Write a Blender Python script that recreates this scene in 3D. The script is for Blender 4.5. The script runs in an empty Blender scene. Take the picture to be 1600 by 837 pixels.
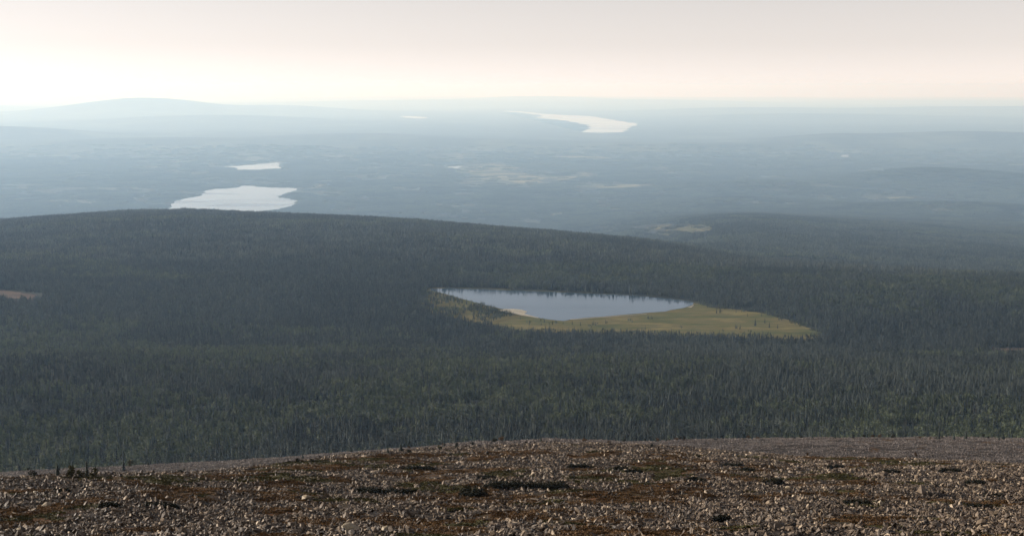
import bpy, bmesh, math, random
import numpy as np
from mathutils import Vector, Matrix

# ------------------------------------------------------------------ camera, sky, sun, exposure
scene = bpy.context.scene
col = scene.collection
FPX, CXP, CYP, HROW = 2222.0, 800.0, 418.5, 135.0        # focal length and centre in 1600-px photo units, row of the true horizon
HC = 450.0                                                # eye height above the lake, metres
PITCH = math.atan((CYP - HROW) / FPX)
cam_d = bpy.data.cameras.new('camera'); cam = bpy.data.objects.new('camera', cam_d); col.objects.link(cam)
cam_d.sensor_width = 36.0; cam_d.lens = 36.0 * FPX / 1600.0; cam_d.clip_start = 0.5; cam_d.clip_end = 600000.0
cam.location = (0, 0, HC); cam.rotation_euler = (math.pi / 2 - PITCH, 0, 0)
scene.camera = cam

SUN_AZ, SUN_EL = math.radians(-78), math.radians(16)     # azimuth from the view direction, to the left
sun_dir = Vector((math.sin(SUN_AZ) * math.cos(SUN_EL), math.cos(SUN_AZ) * math.cos(SUN_EL), math.sin(SUN_EL)))
world = bpy.data.worlds.new('World'); scene.world = world; world.use_nodes = True
wn = world.node_tree.nodes; wn.clear()
sky = wn.new('ShaderNodeTexSky'); sky.sky_type = 'NISHITA'; sky.sun_disc = False
sky.sun_elevation = SUN_EL; sky.sun_rotation = SUN_AZ
sky.altitude = 450; sky.air_density = 1.0; sky.dust_density = 0.0; sky.ozone_density = 1.0
bg = wn.new('ShaderNodeBackground'); bg.inputs['Strength'].default_value = 0.071
wo = wn.new('ShaderNodeOutputWorld')
hsv = wn.new('ShaderNodeHueSaturation'); hsv.inputs['Saturation'].default_value = 0.15        # milky summer haze high up takes the colour out of the sky
tnt = wn.new('ShaderNodeMix'); tnt.data_type = 'RGBA'; tnt.blend_type = 'MULTIPLY'; tnt.inputs[0].default_value = 1.0; tnt.inputs[7].default_value = (1.04, 0.96, 0.952, 1)
world.node_tree.links.new(sky.outputs[0], hsv.inputs['Color']); world.node_tree.links.new(hsv.outputs[0], tnt.inputs[6]); world.node_tree.links.new(tnt.outputs[2], bg.inputs[0]); world.node_tree.links.new(bg.outputs[0], wo.inputs[0])
sun_d = bpy.data.lights.new('sun', 'SUN'); sun_d.energy = 5.0; sun_d.angle = math.radians(0.5); sun_d.color = (1.0, 0.895, 0.77)
sun = bpy.data.objects.new('sun', sun_d); col.objects.link(sun)
sun.rotation_euler = sun_dir.to_track_quat('Z', 'Y').to_euler()
scene.view_settings.view_transform = 'Standard'; scene.view_settings.look = 'None'
scene.view_settings.exposure = 0.88; scene.view_settings.gamma = 1.0; scene.view_settings.use_curve_mapping = False
scene.render.engine = 'CYCLES'
cy = scene.cycles
cy.max_bounces = 5; cy.diffuse_bounces = 2; cy.glossy_bounces = 3; cy.transmission_bounces = 2; cy.volume_bounces = 2
cy.transparent_max_bounces = 8; cy.use_denoising = True; cy.denoiser = 'OPENIMAGEDENOISE'
cy.use_adaptive_sampling = False; cy.sample_clamp_indirect = 5.0
scene.render.film_transparent = False
HAZE_DENSITY, HAZE_COLOR, HAZE_G = 2.9e-5, (0.43, 0.68, 1.0), 0.24

rng = np.random.default_rng(7)
random.seed(7)

# ------------------------------------------------------------------ small maths
def smooth(a, b, v):
    t = np.clip((v - a) / (b - a), 0, 1); return t * t * (3 - 2 * t)

_perm = np.random.default_rng(99).random(65536)
def _hash(ix, iy, seed):
    h = (ix.astype(np.int64) * 374761393 + iy.astype(np.int64) * 668265263 + seed * 974711) & 0x7fffffff
    h = (h ^ (h >> 13)) * 1274126177 & 0x7fffffff
    return _perm[(h ^ (h >> 16)) & 65535]
def vnoise(x, y, s, seed=0):
    x = np.asarray(x, float) / s; y = np.asarray(y, float) / s
    ix = np.floor(x); iy = np.floor(y); fx = x - ix; fy = y - iy
    fx = fx * fx * (3 - 2 * fx); fy = fy * fy * (3 - 2 * fy)
    a = _hash(ix, iy, seed); b = _hash(ix + 1, iy, seed); c = _hash(ix, iy + 1, seed); d = _hash(ix + 1, iy + 1, seed)
    return (a * (1 - fx) + b * fx) * (1 - fy) + (c * (1 - fx) + d * fx) * fy        # 0..1
def fbm(x, y, s, seed=0, o=3):
    t = 0; a = 1; n = 0
    for k in range(o):
        t = t + a * vnoise(x, y, s / 2 ** k, seed + 17 * k); n += a; a *= 0.5
    return t / n

def dep(row):                                             # tangent of the depression below the horizontal at a photo row
    return np.tan(PITCH + np.arctan((np.asarray(row, float) - CYP) / FPX))
def ray(px, py):
    u = (px - CXP) / FPX; v = (CYP - py) / FPX
    return u, math.cos(PITCH) + v * math.sin(PITCH), -math.sin(PITCH) + v * math.cos(PITCH)
def at(px, py, z):                                        # where the line of sight meets the level z
    u, b, c = ray(px, py); k = (z - HC) / c
    return k * u, k * b

# ------------------------------------------------------------------ the lie of the land
def poly_dist(poly, x, y):                                # signed distance, negative inside
    px = np.array([p[0] for p in poly]); py = np.array([p[1] for p in poly])
    d = np.full(x.shape, 1e18); inside = np.zeros(x.shape, bool)
    n = len(px)
    for i in range(n):
        ax, ay, bx, by = px[i], py[i], px[(i + 1) % n], py[(i + 1) % n]
        ex, ey = bx - ax, by - ay; l2 = ex * ex + ey * ey + 1e-9
        t = np.clip(((x - ax) * ex + (y - ay) * ey) / l2, 0, 1)
        d = np.minimum(d, (x - ax - t * ex) ** 2 + (y - ay - t * ey) ** 2)
        c = ((ay > y) != (by > y)) & (x < (bx - ax) * (y - ay) / (by - ay + 1e-12) + ax)
        inside ^= c
    d = np.sqrt(d); return np.where(inside, -d, d)

PLAIN = -1100.0
lake_px = [(672,451),(700,450.5),(740,451.5),(800,453.5),(860,456),(920,458.5),(980,461.5),(1030,465.5),(1070,469.5),(1084,473),(1083,477),(1068,481.5),(1046,485),
           (1040,487),(1000,490),(960,493),(920,496),(895,499),(880,501.5),(865,500.5),(845,497.5),(822,492.5),(800,488),(785,483.5),(768,479),(740,471.5),(712,464),(690,458),(674,454)]
lake_poly = [at(a, b, 0) for a, b in lake_px]
mead_px = [(664,450.2),(684,449.4),(740,450),(800,452),(860,454.5),(920,457),(980,460),(1030,464),(1075,468),(1095,474),(1125,480),(1160,482),(1200,488),(1232,497),(1262,509),(1288,519)]
mead_front = [(1282,525),(1240,525),(1200,524),(1140,521),(1080,519),(1000,517),(940,515),(880,515),(830,516),(790,514),(760,502),(735,496),(700,491),(674,486),(658,478),(654,466),(658,456)]
mead_poly = [at(a, b, 0) for a, b in mead_px] + [at(a, b, 9.0) for a, b in mead_front]

def far_poly(back, front, z, tree=8.0):
    return [at(a, b, z) for a, b in back] + [at(a, b, z + tree) for a, b in front]
far_lakes = [
  dict(label='broad pale lake beyond the forested ridge at the left', z=PLAIN, poly=far_poly(
      [(266,320),(275,313),(300,308),(318,305),(320,298),(340,295),(372,293),(380,289.5),(400,291.5),(450,293.5),(466,296)], [(440,303),(428,306),(450,309),(466,314),(458,318),(440,326),(400,331),(300,331),(266,328)], PLAIN)),
  dict(label='small pale lake just beyond the broad lake at the left', z=PLAIN, poly=far_poly(
      [(352,260.5),(395,257.5),(437,253.5)], [(435,261),(446,263.5),(428,263.5),(400,265),(372,264.5),(366,262)], PLAIN)),
  dict(label='long curved pale lake in the far haze right of the middle', z=PLAIN, poly=far_poly(
      [(776,173.5),(812,174),(850,178),(880,180),(925,182),(960,187.5),(997,193.5)], [(985,199),(974,206),(940,207.5),(908,206.5),(918,201),(920,196),(900,191),(870,187),(832,183.5),(850,181),(815,176)], PLAIN)),
  dict(label='thin pale streak of a lake in the far haze left of the curved lake', z=PLAIN, poly=far_poly(
      [(627,181.8),(645,182),(668,183.2)], [(664,185.2),(645,184.8),(634,183.6)], PLAIN)),
  dict(label='tiny glinting pond beside the pale bogs in the middle distance', z=PLAIN, poly=far_poly(
      [(700,260),(720,260)], [(719,262.5),(701,262.5)], PLAIN)),
  dict(label='tiny glinting pond on the wooded plain at the right', z=PLAIN, poly=far_poly(
      [(1313,242),(1328,242)], [(1327,244.5),(1314,244.5)], PLAIN)),
]
clearings = [   # pale bogs and fields on the plain
  ('pale bog strip lying farthest left in the middle distance', [(698,240),(720,237.5),(738,238.5)], [(736,244),(715,246),(700,245)]),
  ('wide straw coloured bog in the middle of the wooded plain', [(716,262),(740,257),(772,254),(800,258),(825,264),(812,270),(850,272)], [(862,281),(840,287),(800,286),(770,283),(740,287),(715,288),(728,278),(712,270)]),
  ('straw coloured bog strip right of the wide bog', [(845,279),(880,275),(905,268),(940,272)], [(925,277),(895,281),(860,284)]),
  ('long thin field strip reaching right below the bogs', [(905,291),(960,288.5),(1020,288)], [(1018,291.5),(965,294),(905,294)]),
  ('thin pale bog streak above the straw coloured strip', [(860,245),(905,243.5),(960,244.5)], [(955,248),(900,248)]),
  ('small pale field left of the broad lake', [(208,308),(222,305),(236,309)], [(237,313),(222,314),(210,312)]),
  ('small pale field on the shore right of the broad lake', [(470,292),(492,288.5),(510,287)], [(510,292),(490,295),(472,295)]),
  ('pale bog behind the ridge right of the middle', [(1000,354),(1040,350),(1080,352),(1118,356)], [(1116,362),(1080,364),(1040,363),(1005,361)]),
  ('grassy strip far right on the wooded plain', [(1345,307),(1400,306),(1458,306.5)], [(1440,312),(1400,315),(1365,313)]),
  ('faint pale strip below the wooded rise at the right', [(1345,266),(1365,263),(1380,263)], [(1378,267.5),(1350,268.5)]),
  ('faint pale strip above the wooded rise at the right', [(1440,254),(1480,250),(1500,250)], [(1490,255),(1450,258)]),
  ('thin pale field strip below the wide bog', [(706,302),(730,300.5),(745,301)], [(742,304.5),(710,305)]),
]
near_clear = [
  ('bare brown clearing at the left edge of the ridge forest', [(-30,454),(20,453.5),(45,457),(68,461)], [(60,464),(40,463),(0,461),(-30,461)]),
  ('bare brown clearing in the forest at the right edge', [(1540,541),(1560,543),(1640,545)], [(1640,556),(1580,554),(1550,550)]),
  ('thin pale clearing on the ridge right of the lake', [(1195,402),(1250,404),(1320,406)], [(1318,409),(1260,407),(1200,404.5)]),
]
hills = [  # (column, row of the top, distance, half width in px, depth sigma in m)
  (225,155,80000,115,4000), (430,164,88000,110,4400), (60,176,77849,170,3892), (330,179,63481,170,3174), (10,200,43993,130,2199), (200,216,37852,160,1892),
  (860,152,150000,130,7500), (620,157,127120,170,6356), (1040,156,133181,170,6659), (1150,169,86308,130,4315), (1250,178,69833,220,3491), (1480,166,90168,240,4508),
  (1300,212,39375,90,1968), (1470,209,40978,130,2048), (1640,211,39437,160,1971), (1430,269,22812,110,1140), (1580,277,22006,130,1100), (1210,285,21054,150,1052),
  (560,210,41823,160,2091), (760,219,38153,150,1907), (1080,224,35999,170,1799), (420,229,34074,130,1703), (1500,333,16081,190,804), (1160,316,17800,150,890),
  (-160,162,97078,200,4853), (1820,168,84694,200,4234), (-150,205,40839,130,2041),
]

def hermite(K, V, y):
    """monotone cubic through per-point knots K (N,M) and values V (N,M) at y (N)"""
    d = (V[:, 1:] - V[:, :-1]) / (K[:, 1:] - K[:, :-1])
    m = np.zeros_like(V)
    a, b = d[:, :-1], d[:, 1:]
    w1 = 2 * (K[:, 2:] - K[:, 1:-1]) + (K[:, 1:-1] - K[:, :-2]); w2 = (K[:, 2:] - K[:, 1:-1]) + 2 * (K[:, 1:-1] - K[:, :-2])
    with np.errstate(divide='ignore', invalid='ignore'):
        hm = (w1 + w2) / (w1 / a + w2 / b)
    m[:, 1:-1] = np.where(a * b > 0, hm, 0); m[:, 0] = d[:, 0]; m[:, -1] = d[:, -1]
    i = np.clip((y[:, None] >= K).sum(1) - 1, 0, K.shape[1] - 2); r = np.arange(len(y))
    h = K[r, i + 1] - K[r, i]; t = np.clip((y - K[r, i]) / h, -0.2, 1.2)
    return ((2*t**3 - 3*t**2 + 1) * V[r, i] + (t**3 - 2*t**2 + t) * h * m[r, i] + (-2*t**3 + 3*t**2) * V[r, i+1] + (t**3 - t**2) * h * m[r, i+1])

def interp(v, xs, ys): return np.interp(v, xs, ys)

def height(x, y):
    x = np.asarray(x, float).ravel(); y = np.asarray(y, float).ravel()
    s = CXP + FPX * x / np.maximum(y, 60.0) * 0.985
    Tc = dep(interp(s, [-300,0,150,300,450,560,700,850,950,1050,1150,1250,1400,1600,1900], [762,752,746,743,729,711,694,688,690,699,709,717,719,725,735]))
    Yc = interp(s, [-300,0,200,450,700,900,1100,1300,1600,1900], [150,155,165,210,330,350,300,270,260,250])
    Tb = dep(interp(s, [-300,0,200,400,560,700,900,1100,1300,1600,1900], [748,738,729,717,706,696,692,687,684,684,686]))
    Yb = np.full_like(s, 530.0)
    o = np.ones_like(s)
    K = np.stack([-60*o, 0*o, 90*o, Yc, (Yc + Yb) / 2, Yb, 680*o, 1150*o, 1800*o, 2450*o, 3000*o], 1)
    Yr = interp(s, [-300,0,300,640,850,1000,1200,1400,1600,1900], [6900,6900,6900,6600,6300,5950,5500,5200,4950,4800])
    Tr = dep(interp(s, [-300,0,150,300,450,640,850,1000,1200,1400,1600,1900], [362,351,337,331,338,346,363,378,401,419,434,450]))
    Zr = HC - Yr * Tr
    K = np.concatenate([K, np.stack([Yr, Yr + 1100, Yr + 3300, 20000*o, 300000*o], 1)], 1)
    wr = smooth(780, 1200, s); rowr = interp(s, [-300,0,150,300,450,640,850,1000,1200,1400,1600,1900], [362,351,337,331,338,346,363,378,401,419,434,450])
    Za = (1 - wr) * (Zr - 0.42 * (Zr - PLAIN)) + wr * (HC - (Yr + 1100) * dep(rowr - 24)); Zb = (1 - wr) * (PLAIN + 300) + wr * (HC - (Yr + 3300) * dep(rowr - 52))
    V = np.stack([466*o, 448.3*o, HC - 90 * 0.3275 * o, HC - Yc * Tc, HC - (Yc + Yb) / 2 * (np.maximum(Tc, Tb) + 0.0035), HC - Yb * Tb, HC - 680 * (Tb + 0.010),
                  HC - 1150 * (Tb + 0.004), 84*o, 12*o, 3*o, Zr, Za, Zb, PLAIN*o, PLAIN*o], 1)
    z = hermite(K, V, y)
    # unevenness of the fell
    near = 1 - smooth(520, 900, y)
    z = z + near * smooth(20, 95, y) * ((fbm(x, y, 9, 3) - 0.5) * 0.9 + (fbm(x, y, 34, 5) - 0.5) * 1.6 + (fbm(x, y, 2.4, 8, 2) - 0.5) * 0.35)
    mid = smooth(900, 1600, y) * (1 - smooth(12000, 17000, y))
    z = z + mid * ((fbm(x, y, 260, 11) - 0.5) * 14 + (fbm(x, y, 900, 12, 2) - 0.5) * 16 * smooth(1700, 2600, y))
    far = smooth(15000, 20000, y)
    z = z + far * ((fbm(x, y, 2100, 21) - 0.55) * 32)
    z = z + smooth(24000, 38000, y) * (fbm(x, y, 9000, 23) - 0.52) * 130 + smooth(80000, 120000, y) * (fbm(x, y, 24000, 29) - 0.45) * 380
    for (hx, hr, hd, hw, hs) in hills:
        u, b, c = ray(hx, hr); X = u / b * hd; top = HC - hd * (-c / b)
        sx = hw / FPX * hd
        z = z + max(top - PLAIN, 0) * np.exp(-((x - X) / sx) ** 2 * 0.8 - ((y - hd) / hs) ** 2 * 0.5)
    # flats of the lakes and bogs
    def flat(z, poly, level, a, b):
        xs = [p[0] for p in poly]; ys = [p[1] for p in poly]
        m = (x > min(xs) - b) & (x < max(xs) + b) & (y > min(ys) - b) & (y < max(ys) + b)
        if m.any():
            d = poly_dist(poly, x[m], y[m]); w = 1 - smooth(a, b, d); z[m] = z[m] * (1 - w) + level * w
        return z
    z = flat(z, mead_poly, 0.0, 25, 330)
    for L in far_lakes:
        yy = np.mean([p[1] for p in L['poly']]); z = flat(z, L['poly'], L['z'] - 0.6, 0.02 * yy, 0.10 * yy)
    return z
def h1(x, y): return float(height(np.array([x]), np.array([y]))[0])

def ground_hit(px, py, y0=70.0, y1=205000.0):
    u, b, c = ray(px, py); ys = np.geomspace(y0, y1, 4000); xs = ys * u / b
    below = (HC + ys * c / b) <= height(xs, ys)
    i = int(np.argmax(below)); return (xs[i], ys[i], float(height(xs[i:i+1], ys[i:i+1])[0]))

# running minimum of the depression, to know what the fell and the ridge hide
_ts = np.linspace(-0.6, 0.6, 241); _ys = np.geomspace(60, 190000, 800)
_T = (HC - height((_ts[:, None] * _ys[None]).ravel(), np.tile(_ys, len(_ts))).reshape(len(_ts), -1)) / _ys[None]
_Tm = np.minimum.accumulate(_T, 1)
def hidden(x, y, z):
    i = np.clip(np.rint((x / y + 0.6) / 1.2 * 240).astype(int), 0, 240)
    j = np.clip(np.searchsorted(_ys, y * 0.985) - 1, 0, len(_ys) - 1)
    return (HC - z) / y > _Tm[i, j] + 0.0012

# ------------------------------------------------------------------ materials
def mat(name):
    m = bpy.data.materials.new(name); m.use_nodes = True; nt = m.node_tree
    return m, nt, nt.nodes['Principled BSDF'], nt.nodes['Material Output']
def N(nt, t, **kw):
    n = nt.nodes.new(t)
    for k, v in kw.items(): setattr(n, k, v)
    return n
def noise(nt, scale, detail=4, rough=0.6, coord=None):
    n = N(nt, 'ShaderNodeTexNoise'); n.inputs['Scale'].default_value = scale; n.inputs['Detail'].default_value = detail; n.inputs['Roughness'].default_value = rough
    if coord is not None: nt.links.new(coord, n.inputs['Vector'])
    return n
def ramp(nt, fac, stops):
    r = N(nt, 'ShaderNodeValToRGB'); e = r.color_ramp.elements
    while len(e) < len(stops): e.new(0.5)
    for k, (p, c) in enumerate(stops): e[k].position = p; e[k].color = (*c, 1)
    nt.links.new(fac, r.inputs[0]); return r
def mixc(nt, fac, a, b, mode='MIX'):
    m = N(nt, 'ShaderNodeMix', data_type='RGBA', blend_type=mode)
    if hasattr(fac, 'is_linked'): nt.links.new(fac, m.inputs[0])
    else: m.inputs[0].default_value = fac
    for v, s in ((a, m.inputs[6]), (b, m.inputs[7])):
        if hasattr(v, 'is_linked'): nt.links.new(v, s)
        else: s.default_value = (*v, 1)
    return m.outputs[2]
def attr(nt, name):
    a = N(nt, 'ShaderNodeAttribute'); a.attribute_name = name; return a.outputs['Fac']
def mth(nt, op, a, b=0.0):
    m = N(nt, 'ShaderNodeMath', operation=op)
    for v, s in ((a, m.inputs[0]), (b, m.inputs[1])):
        if hasattr(v, 'is_linked'): nt.links.new(v, s)
        else: s.default_value = v
    return m.outputs[0]
def bump(nt, bsdf, h, strength, dist):
    b = N(nt, 'ShaderNodeBump'); b.inputs['Strength'].default_value = strength; b.inputs['Distance'].default_value = dist
    nt.links.new(h, b.inputs['Height']); nt.links.new(b.outputs[0], bsdf.inputs['Normal'])

def foliage(name, dark, light, trans=0.15):
    m, nt, p, out = mat(name)
    oi = N(nt, 'ShaderNodeObjectInfo'); t = attr(nt, 'tint')
    f = mth(nt, 'ADD', mth(nt, 'MULTIPLY', oi.outputs['Random'], 0.3), mth(nt, 'MULTIPLY', t, 0.7))
    c = ramp(nt, f, [(0.0, dark), (0.55, tuple(0.55 * a + 0.45 * b for a, b in zip(dark, light))), (1.0, light)])
    nt.links.new(c.outputs[0], p.inputs['Base Color']); p.inputs['Roughness'].default_value = 0.75; p.inputs['Specular IOR Level'].default_value = 0.2
    tr = N(nt, 'ShaderNodeBsdfTranslucent'); nt.links.new(c.outputs[0], tr.inputs[0])
    mx = N(nt, 'ShaderNodeMixShader'); mx.inputs[0].default_value = trans
    nt.links.new(p.outputs[0], mx.inputs[1]); nt.links.new(tr.outputs[0], mx.inputs[2]); nt.links.new(mx.outputs[0], out.inputs[0])
    return m
M = {}
M['spruce'] = foliage('spruce_needles', (0.004, 0.007, 0.008), (0.074, 0.088, 0.074))
M['birch'] = foliage('birch_leaves', (0.022, 0.032, 0.019), (0.092, 0.108, 0.058), 0.25)
M['heath'] = foliage('heath_leaves', (0.020, 0.012, 0.005), (0.135, 0.072, 0.025), 0.15)
M['juniper'] = foliage('juniper_needles', (0.006, 0.007, 0.003), (0.022, 0.020, 0.008), 0.1)
M['olive_moss'] = foliage('olive_moss', (0.022, 0.020, 0.005), (0.060, 0.052, 0.012), 0.1)
def bark(name, a, b):
    m, nt, p, out = mat(name); tc = N(nt, 'ShaderNodeTexCoord')
    n = noise(nt, 3.0, 5, 0.7, tc.outputs['Object']); r = ramp(nt, n.outputs['Fac'], [(0.3, a), (0.7, b)])
    nt.links.new(r.outputs[0], p.inputs['Base Color']); p.inputs['Roughness'].default_value = 0.9; return m
M['bark'] = bark('spruce_bark', (0.022, 0.017, 0.014), (0.06, 0.048, 0.038))
M['birch_bark'] = bark('birch_bark', (0.05, 0.045, 0.04), (0.20, 0.185, 0.17))
M['dead_wood'] = bark('dead_wood', (0.07, 0.062, 0.057), (0.15, 0.135, 0.125))

def stone_mat(name, tones, spec=0.35):
    m, nt, p, out = mat(name); tc = N(nt, 'ShaderNodeTexCoord'); oi = N(nt, 'ShaderNodeObjectInfo')
    f = mth(nt, 'FRACT', mth(nt, 'ADD', attr(nt, 'tint'), mth(nt, 'MULTIPLY', oi.outputs['Random'], 1.0)))
    base = ramp(nt, f, [(k / (len(tones) - 1), c) for k, c in enumerate(tones)]).outputs[0]
    n = noise(nt, 7.0, 6, 0.7, tc.outputs['Object'])
    spots = ramp(nt, n.outputs['Fac'], [(0.36, (0.35, 0.32, 0.29)), (0.55, (1, 1, 1)), (0.75, (1.15, 1.12, 1.0))])
    c = mixc(nt, 0.8, base, spots.outputs[0], 'MULTIPLY')
    nt.links.new(c, p.inputs['Base Color']); p.inputs['Roughness'].default_value = 0.62; p.inputs['Specular IOR Level'].default_value = spec
    bump(nt, p, noise(nt, 16.0, 5, 0.7, tc.outputs['Object']).outputs['Fac'], 0.7, 0.03)
    return m
M['stone'] = stone_mat('quartzite', [(0.036, 0.025, 0.017), (0.125, 0.091, 0.062), (0.022, 0.015, 0.011), (0.052, 0.036, 0.024), (0.20, 0.150, 0.103), (0.030, 0.021, 0.015), (0.090, 0.064, 0.045), (0.40, 0.32, 0.23)])
M['scree'] = stone_mat('scree_stone', [(0.085, 0.072, 0.068), (0.15, 0.128, 0.12), (0.06, 0.05, 0.047), (0.20, 0.172, 0.16), (0.10, 0.085, 0.08)])
M['pale_stone'] = stone_mat('pale_lichen_stone', [(0.26, 0.21, 0.14), (0.31, 0.26, 0.19), (0.24, 0.20, 0.13)])

# ground: forest floor, stony soil and heath by zone
m, nt, p, out = mat('ground_soil'); M['ground'] = m
geo = N(nt, 'ShaderNodeNewGeometry'); P_ = geo.outputs['Position']
soil = ramp(nt, noise(nt, 2.2, 8, 0.72, P_).outputs['Fac'], [(0.30, (0.010, 0.007, 0.006)), (0.55, (0.026, 0.020, 0.016)), (0.75, (0.060, 0.048, 0.040))]).outputs[0]
heath = ramp(nt, noise(nt, 0.35, 6, 0.65, P_).outputs['Fac'], [(0.30, (0.018, 0.014, 0.006)), (0.48, (0.042, 0.027, 0.010)), (0.60, (0.085, 0.036, 0.013)), (0.75, (0.045, 0.040, 0.012))]).outputs[0]
fellc = mixc(nt, attr(nt, 'heath'), soil, heath)
fl = ramp(nt, noise(nt, 0.0035, 8, 0.62, P_).outputs['Fac'], [(0.34, (0.006, 0.009, 0.008)), (0.50, (0.013, 0.017, 0.013)), (0.60, (0.040, 0.045, 0.028)), (0.70, (0.075, 0.075, 0.042))]).outputs[0]  # self-shadowing of the woods is put into these dark greens
fl2 = mixc(nt, ramp(nt, noise(nt, 0.03, 6, 0.7, P_).outputs['Fac'], [(0.4, (0, 0, 0)), (0.7, (1, 1, 1))]).outputs[0], fl, (0.006, 0.009, 0.008))
mo = ramp(nt, noise(nt, 0.0006, 7, 0.62, P_).outputs['Fac'], [(0.50, (0, 0, 0)), (0.64, (0.85,) * 3)]).outputs[0]      # younger, lighter woods and open bogs
fl2 = mixc(nt, mo, fl2, (0.075, 0.082, 0.050))
c = mixc(nt, attr(nt, 'forest'), fellc, fl2)
nt.links.new(c, p.inputs['Base Color']); p.inputs['Roughness'].default_value = 0.9; p.inputs['Specular IOR Level'].default_value = 0.15
bump(nt, p, noise(nt, 1.6, 8, 0.75, P_).outputs['Fac'], 0.8, 0.25)

def water(key, name, tint, scale, rough):
    m, nt, p, out = mat(name); M[key] = m
    geo = N(nt, 'ShaderNodeNewGeometry')
    nt.nodes.remove(p); body = N(nt, 'ShaderNodeBsdfDiffuse'); body.inputs[0].default_value = (0.014, 0.034, 0.056, 1)
    gl = N(nt, 'ShaderNodeBsdfGlossy'); gl.inputs['Color'].default_value = (*tint, 1)
    mp = N(nt, 'ShaderNodeMapping'); mp.inputs['Scale'].default_value = (0.35, 1.0, 1.0); nt.links.new(geo.outputs['Position'], mp.inputs[0])
    wb = ramp(nt, noise(nt, scale, 5, 0.6, mp.outputs[0]).outputs['Fac'], [(0.38, (rough[0],) * 3), (0.52, (rough[1],) * 3), (0.66, (rough[2],) * 3)])       # calm and ruffled bands
    nt.links.new(wb.outputs[0], gl.inputs['Roughness'])
    bmp = N(nt, 'ShaderNodeBump'); bmp.inputs['Strength'].default_value = 0.06; bmp.inputs['Distance'].default_value = 0.2
    nt.links.new(noise(nt, 0.5, 3, 0.6, geo.outputs['Position']).outputs['Fac'], bmp.inputs['Height']); nt.links.new(bmp.outputs[0], gl.inputs['Normal'])
    fr = N(nt, 'ShaderNodeFresnel'); fr.inputs['IOR'].default_value = 1.33; nt.links.new(bmp.outputs[0], fr.inputs['Normal'])
    mx = N(nt, 'ShaderNodeMixShader'); nt.links.new(fr.outputs[0], mx.inputs[0]); nt.links.new(body.outputs[0], mx.inputs[1]); nt.links.new(gl.outputs[0], mx.inputs[2]); nt.links.new(mx.outputs[0], out.inputs[0])
water('water', 'lake_water', (0.80, 0.90, 1.0), 0.006, (0.05, 0.10, 0.24))
water('far_water', 'wide_lake_water', (0.80, 0.86, 0.93), 0.0012, (0.02, 0.08, 0.36))

def grassy(name, stops, scale, ragged=0.0):
    m, nt, p, out = mat(name); geo = N(nt, 'ShaderNodeNewGeometry')
    mp = N(nt, 'ShaderNodeMapping'); mp.inputs['Scale'].default_value = (0.4, 1.0, 1.0); nt.links.new(geo.outputs['Position'], mp.inputs[0])
    n = noise(nt, scale, 7, 0.66, mp.outputs[0]); r = ramp(nt, n.outputs['Fac'], stops)
    n2 = noise(nt, 0.5, 5, 0.7, geo.outputs['Position']); r2 = ramp(nt, n2.outputs['Fac'], [(0.3, (0.6,) * 3), (0.7, (1.15,) * 3)])
    nt.links.new(mixc(nt, 0.8, r.outputs[0], r2.outputs[0], 'MULTIPLY'), p.inputs['Base Color']); p.inputs['Roughness'].default_value = 0.9
    p.inputs['Specular IOR Level'].default_value = 0.1
    bump(nt, p, n2.outputs['Fac'], 0.8, 0.6)
    if ragged:                                            # the sheet thins out raggedly into the forest floor
        e = mth(nt, 'ADD', attr(nt, 'edge'), mth(nt, 'MULTIPLY', mth(nt, 'SUBTRACT', noise(nt, ragged, 6, 0.7, mp.outputs[0]).outputs['Fac'], 0.5), 2.4))
        f = ramp(nt, e, [(0.28, (0, 0, 0)), (0.50, (1, 1, 1))]); tp = N(nt, 'ShaderNodeBsdfTransparent'); mx = N(nt, 'ShaderNodeMixShader')
        nt.links.new(f.outputs[0], mx.inputs[0]); nt.links.new(tp.outputs[0], mx.inputs[1]); nt.links.new(p.outputs[0], mx.inputs[2]); nt.links.new(mx.outputs[0], out.inputs[0])
    return m
M['meadow'] = grassy('bog_meadow', [(0.36, (0.040, 0.052, 0.014)), (0.46, (0.092, 0.093, 0.027)), (0.54, (0.118, 0.098, 0.036)), (0.64, (0.185, 0.160, 0.056))], 0.02, 0.05)
M['clearing'] = grassy('pale_bog', [(0.38, (0.016, 0.020, 0.014)), (0.48, (0.12, 0.115, 0.058)), (0.66, (0.28, 0.25, 0.14))], 0.003, 0.006)
M['bare'] = grassy('bare_soil', [(0.30, (0.05, 0.034, 0.024)), (0.5, (0.10, 0.068, 0.048)), (0.70, (0.14, 0.10, 0.07))], 0.03, 0.02)
M['sand'] = grassy('pale_sand', [(0.30, (0.26, 0.24, 0.19)), (0.5, (0.34, 0.315, 0.255)), (0.70, (0.40, 0.37, 0.30))], 0.05)

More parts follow.
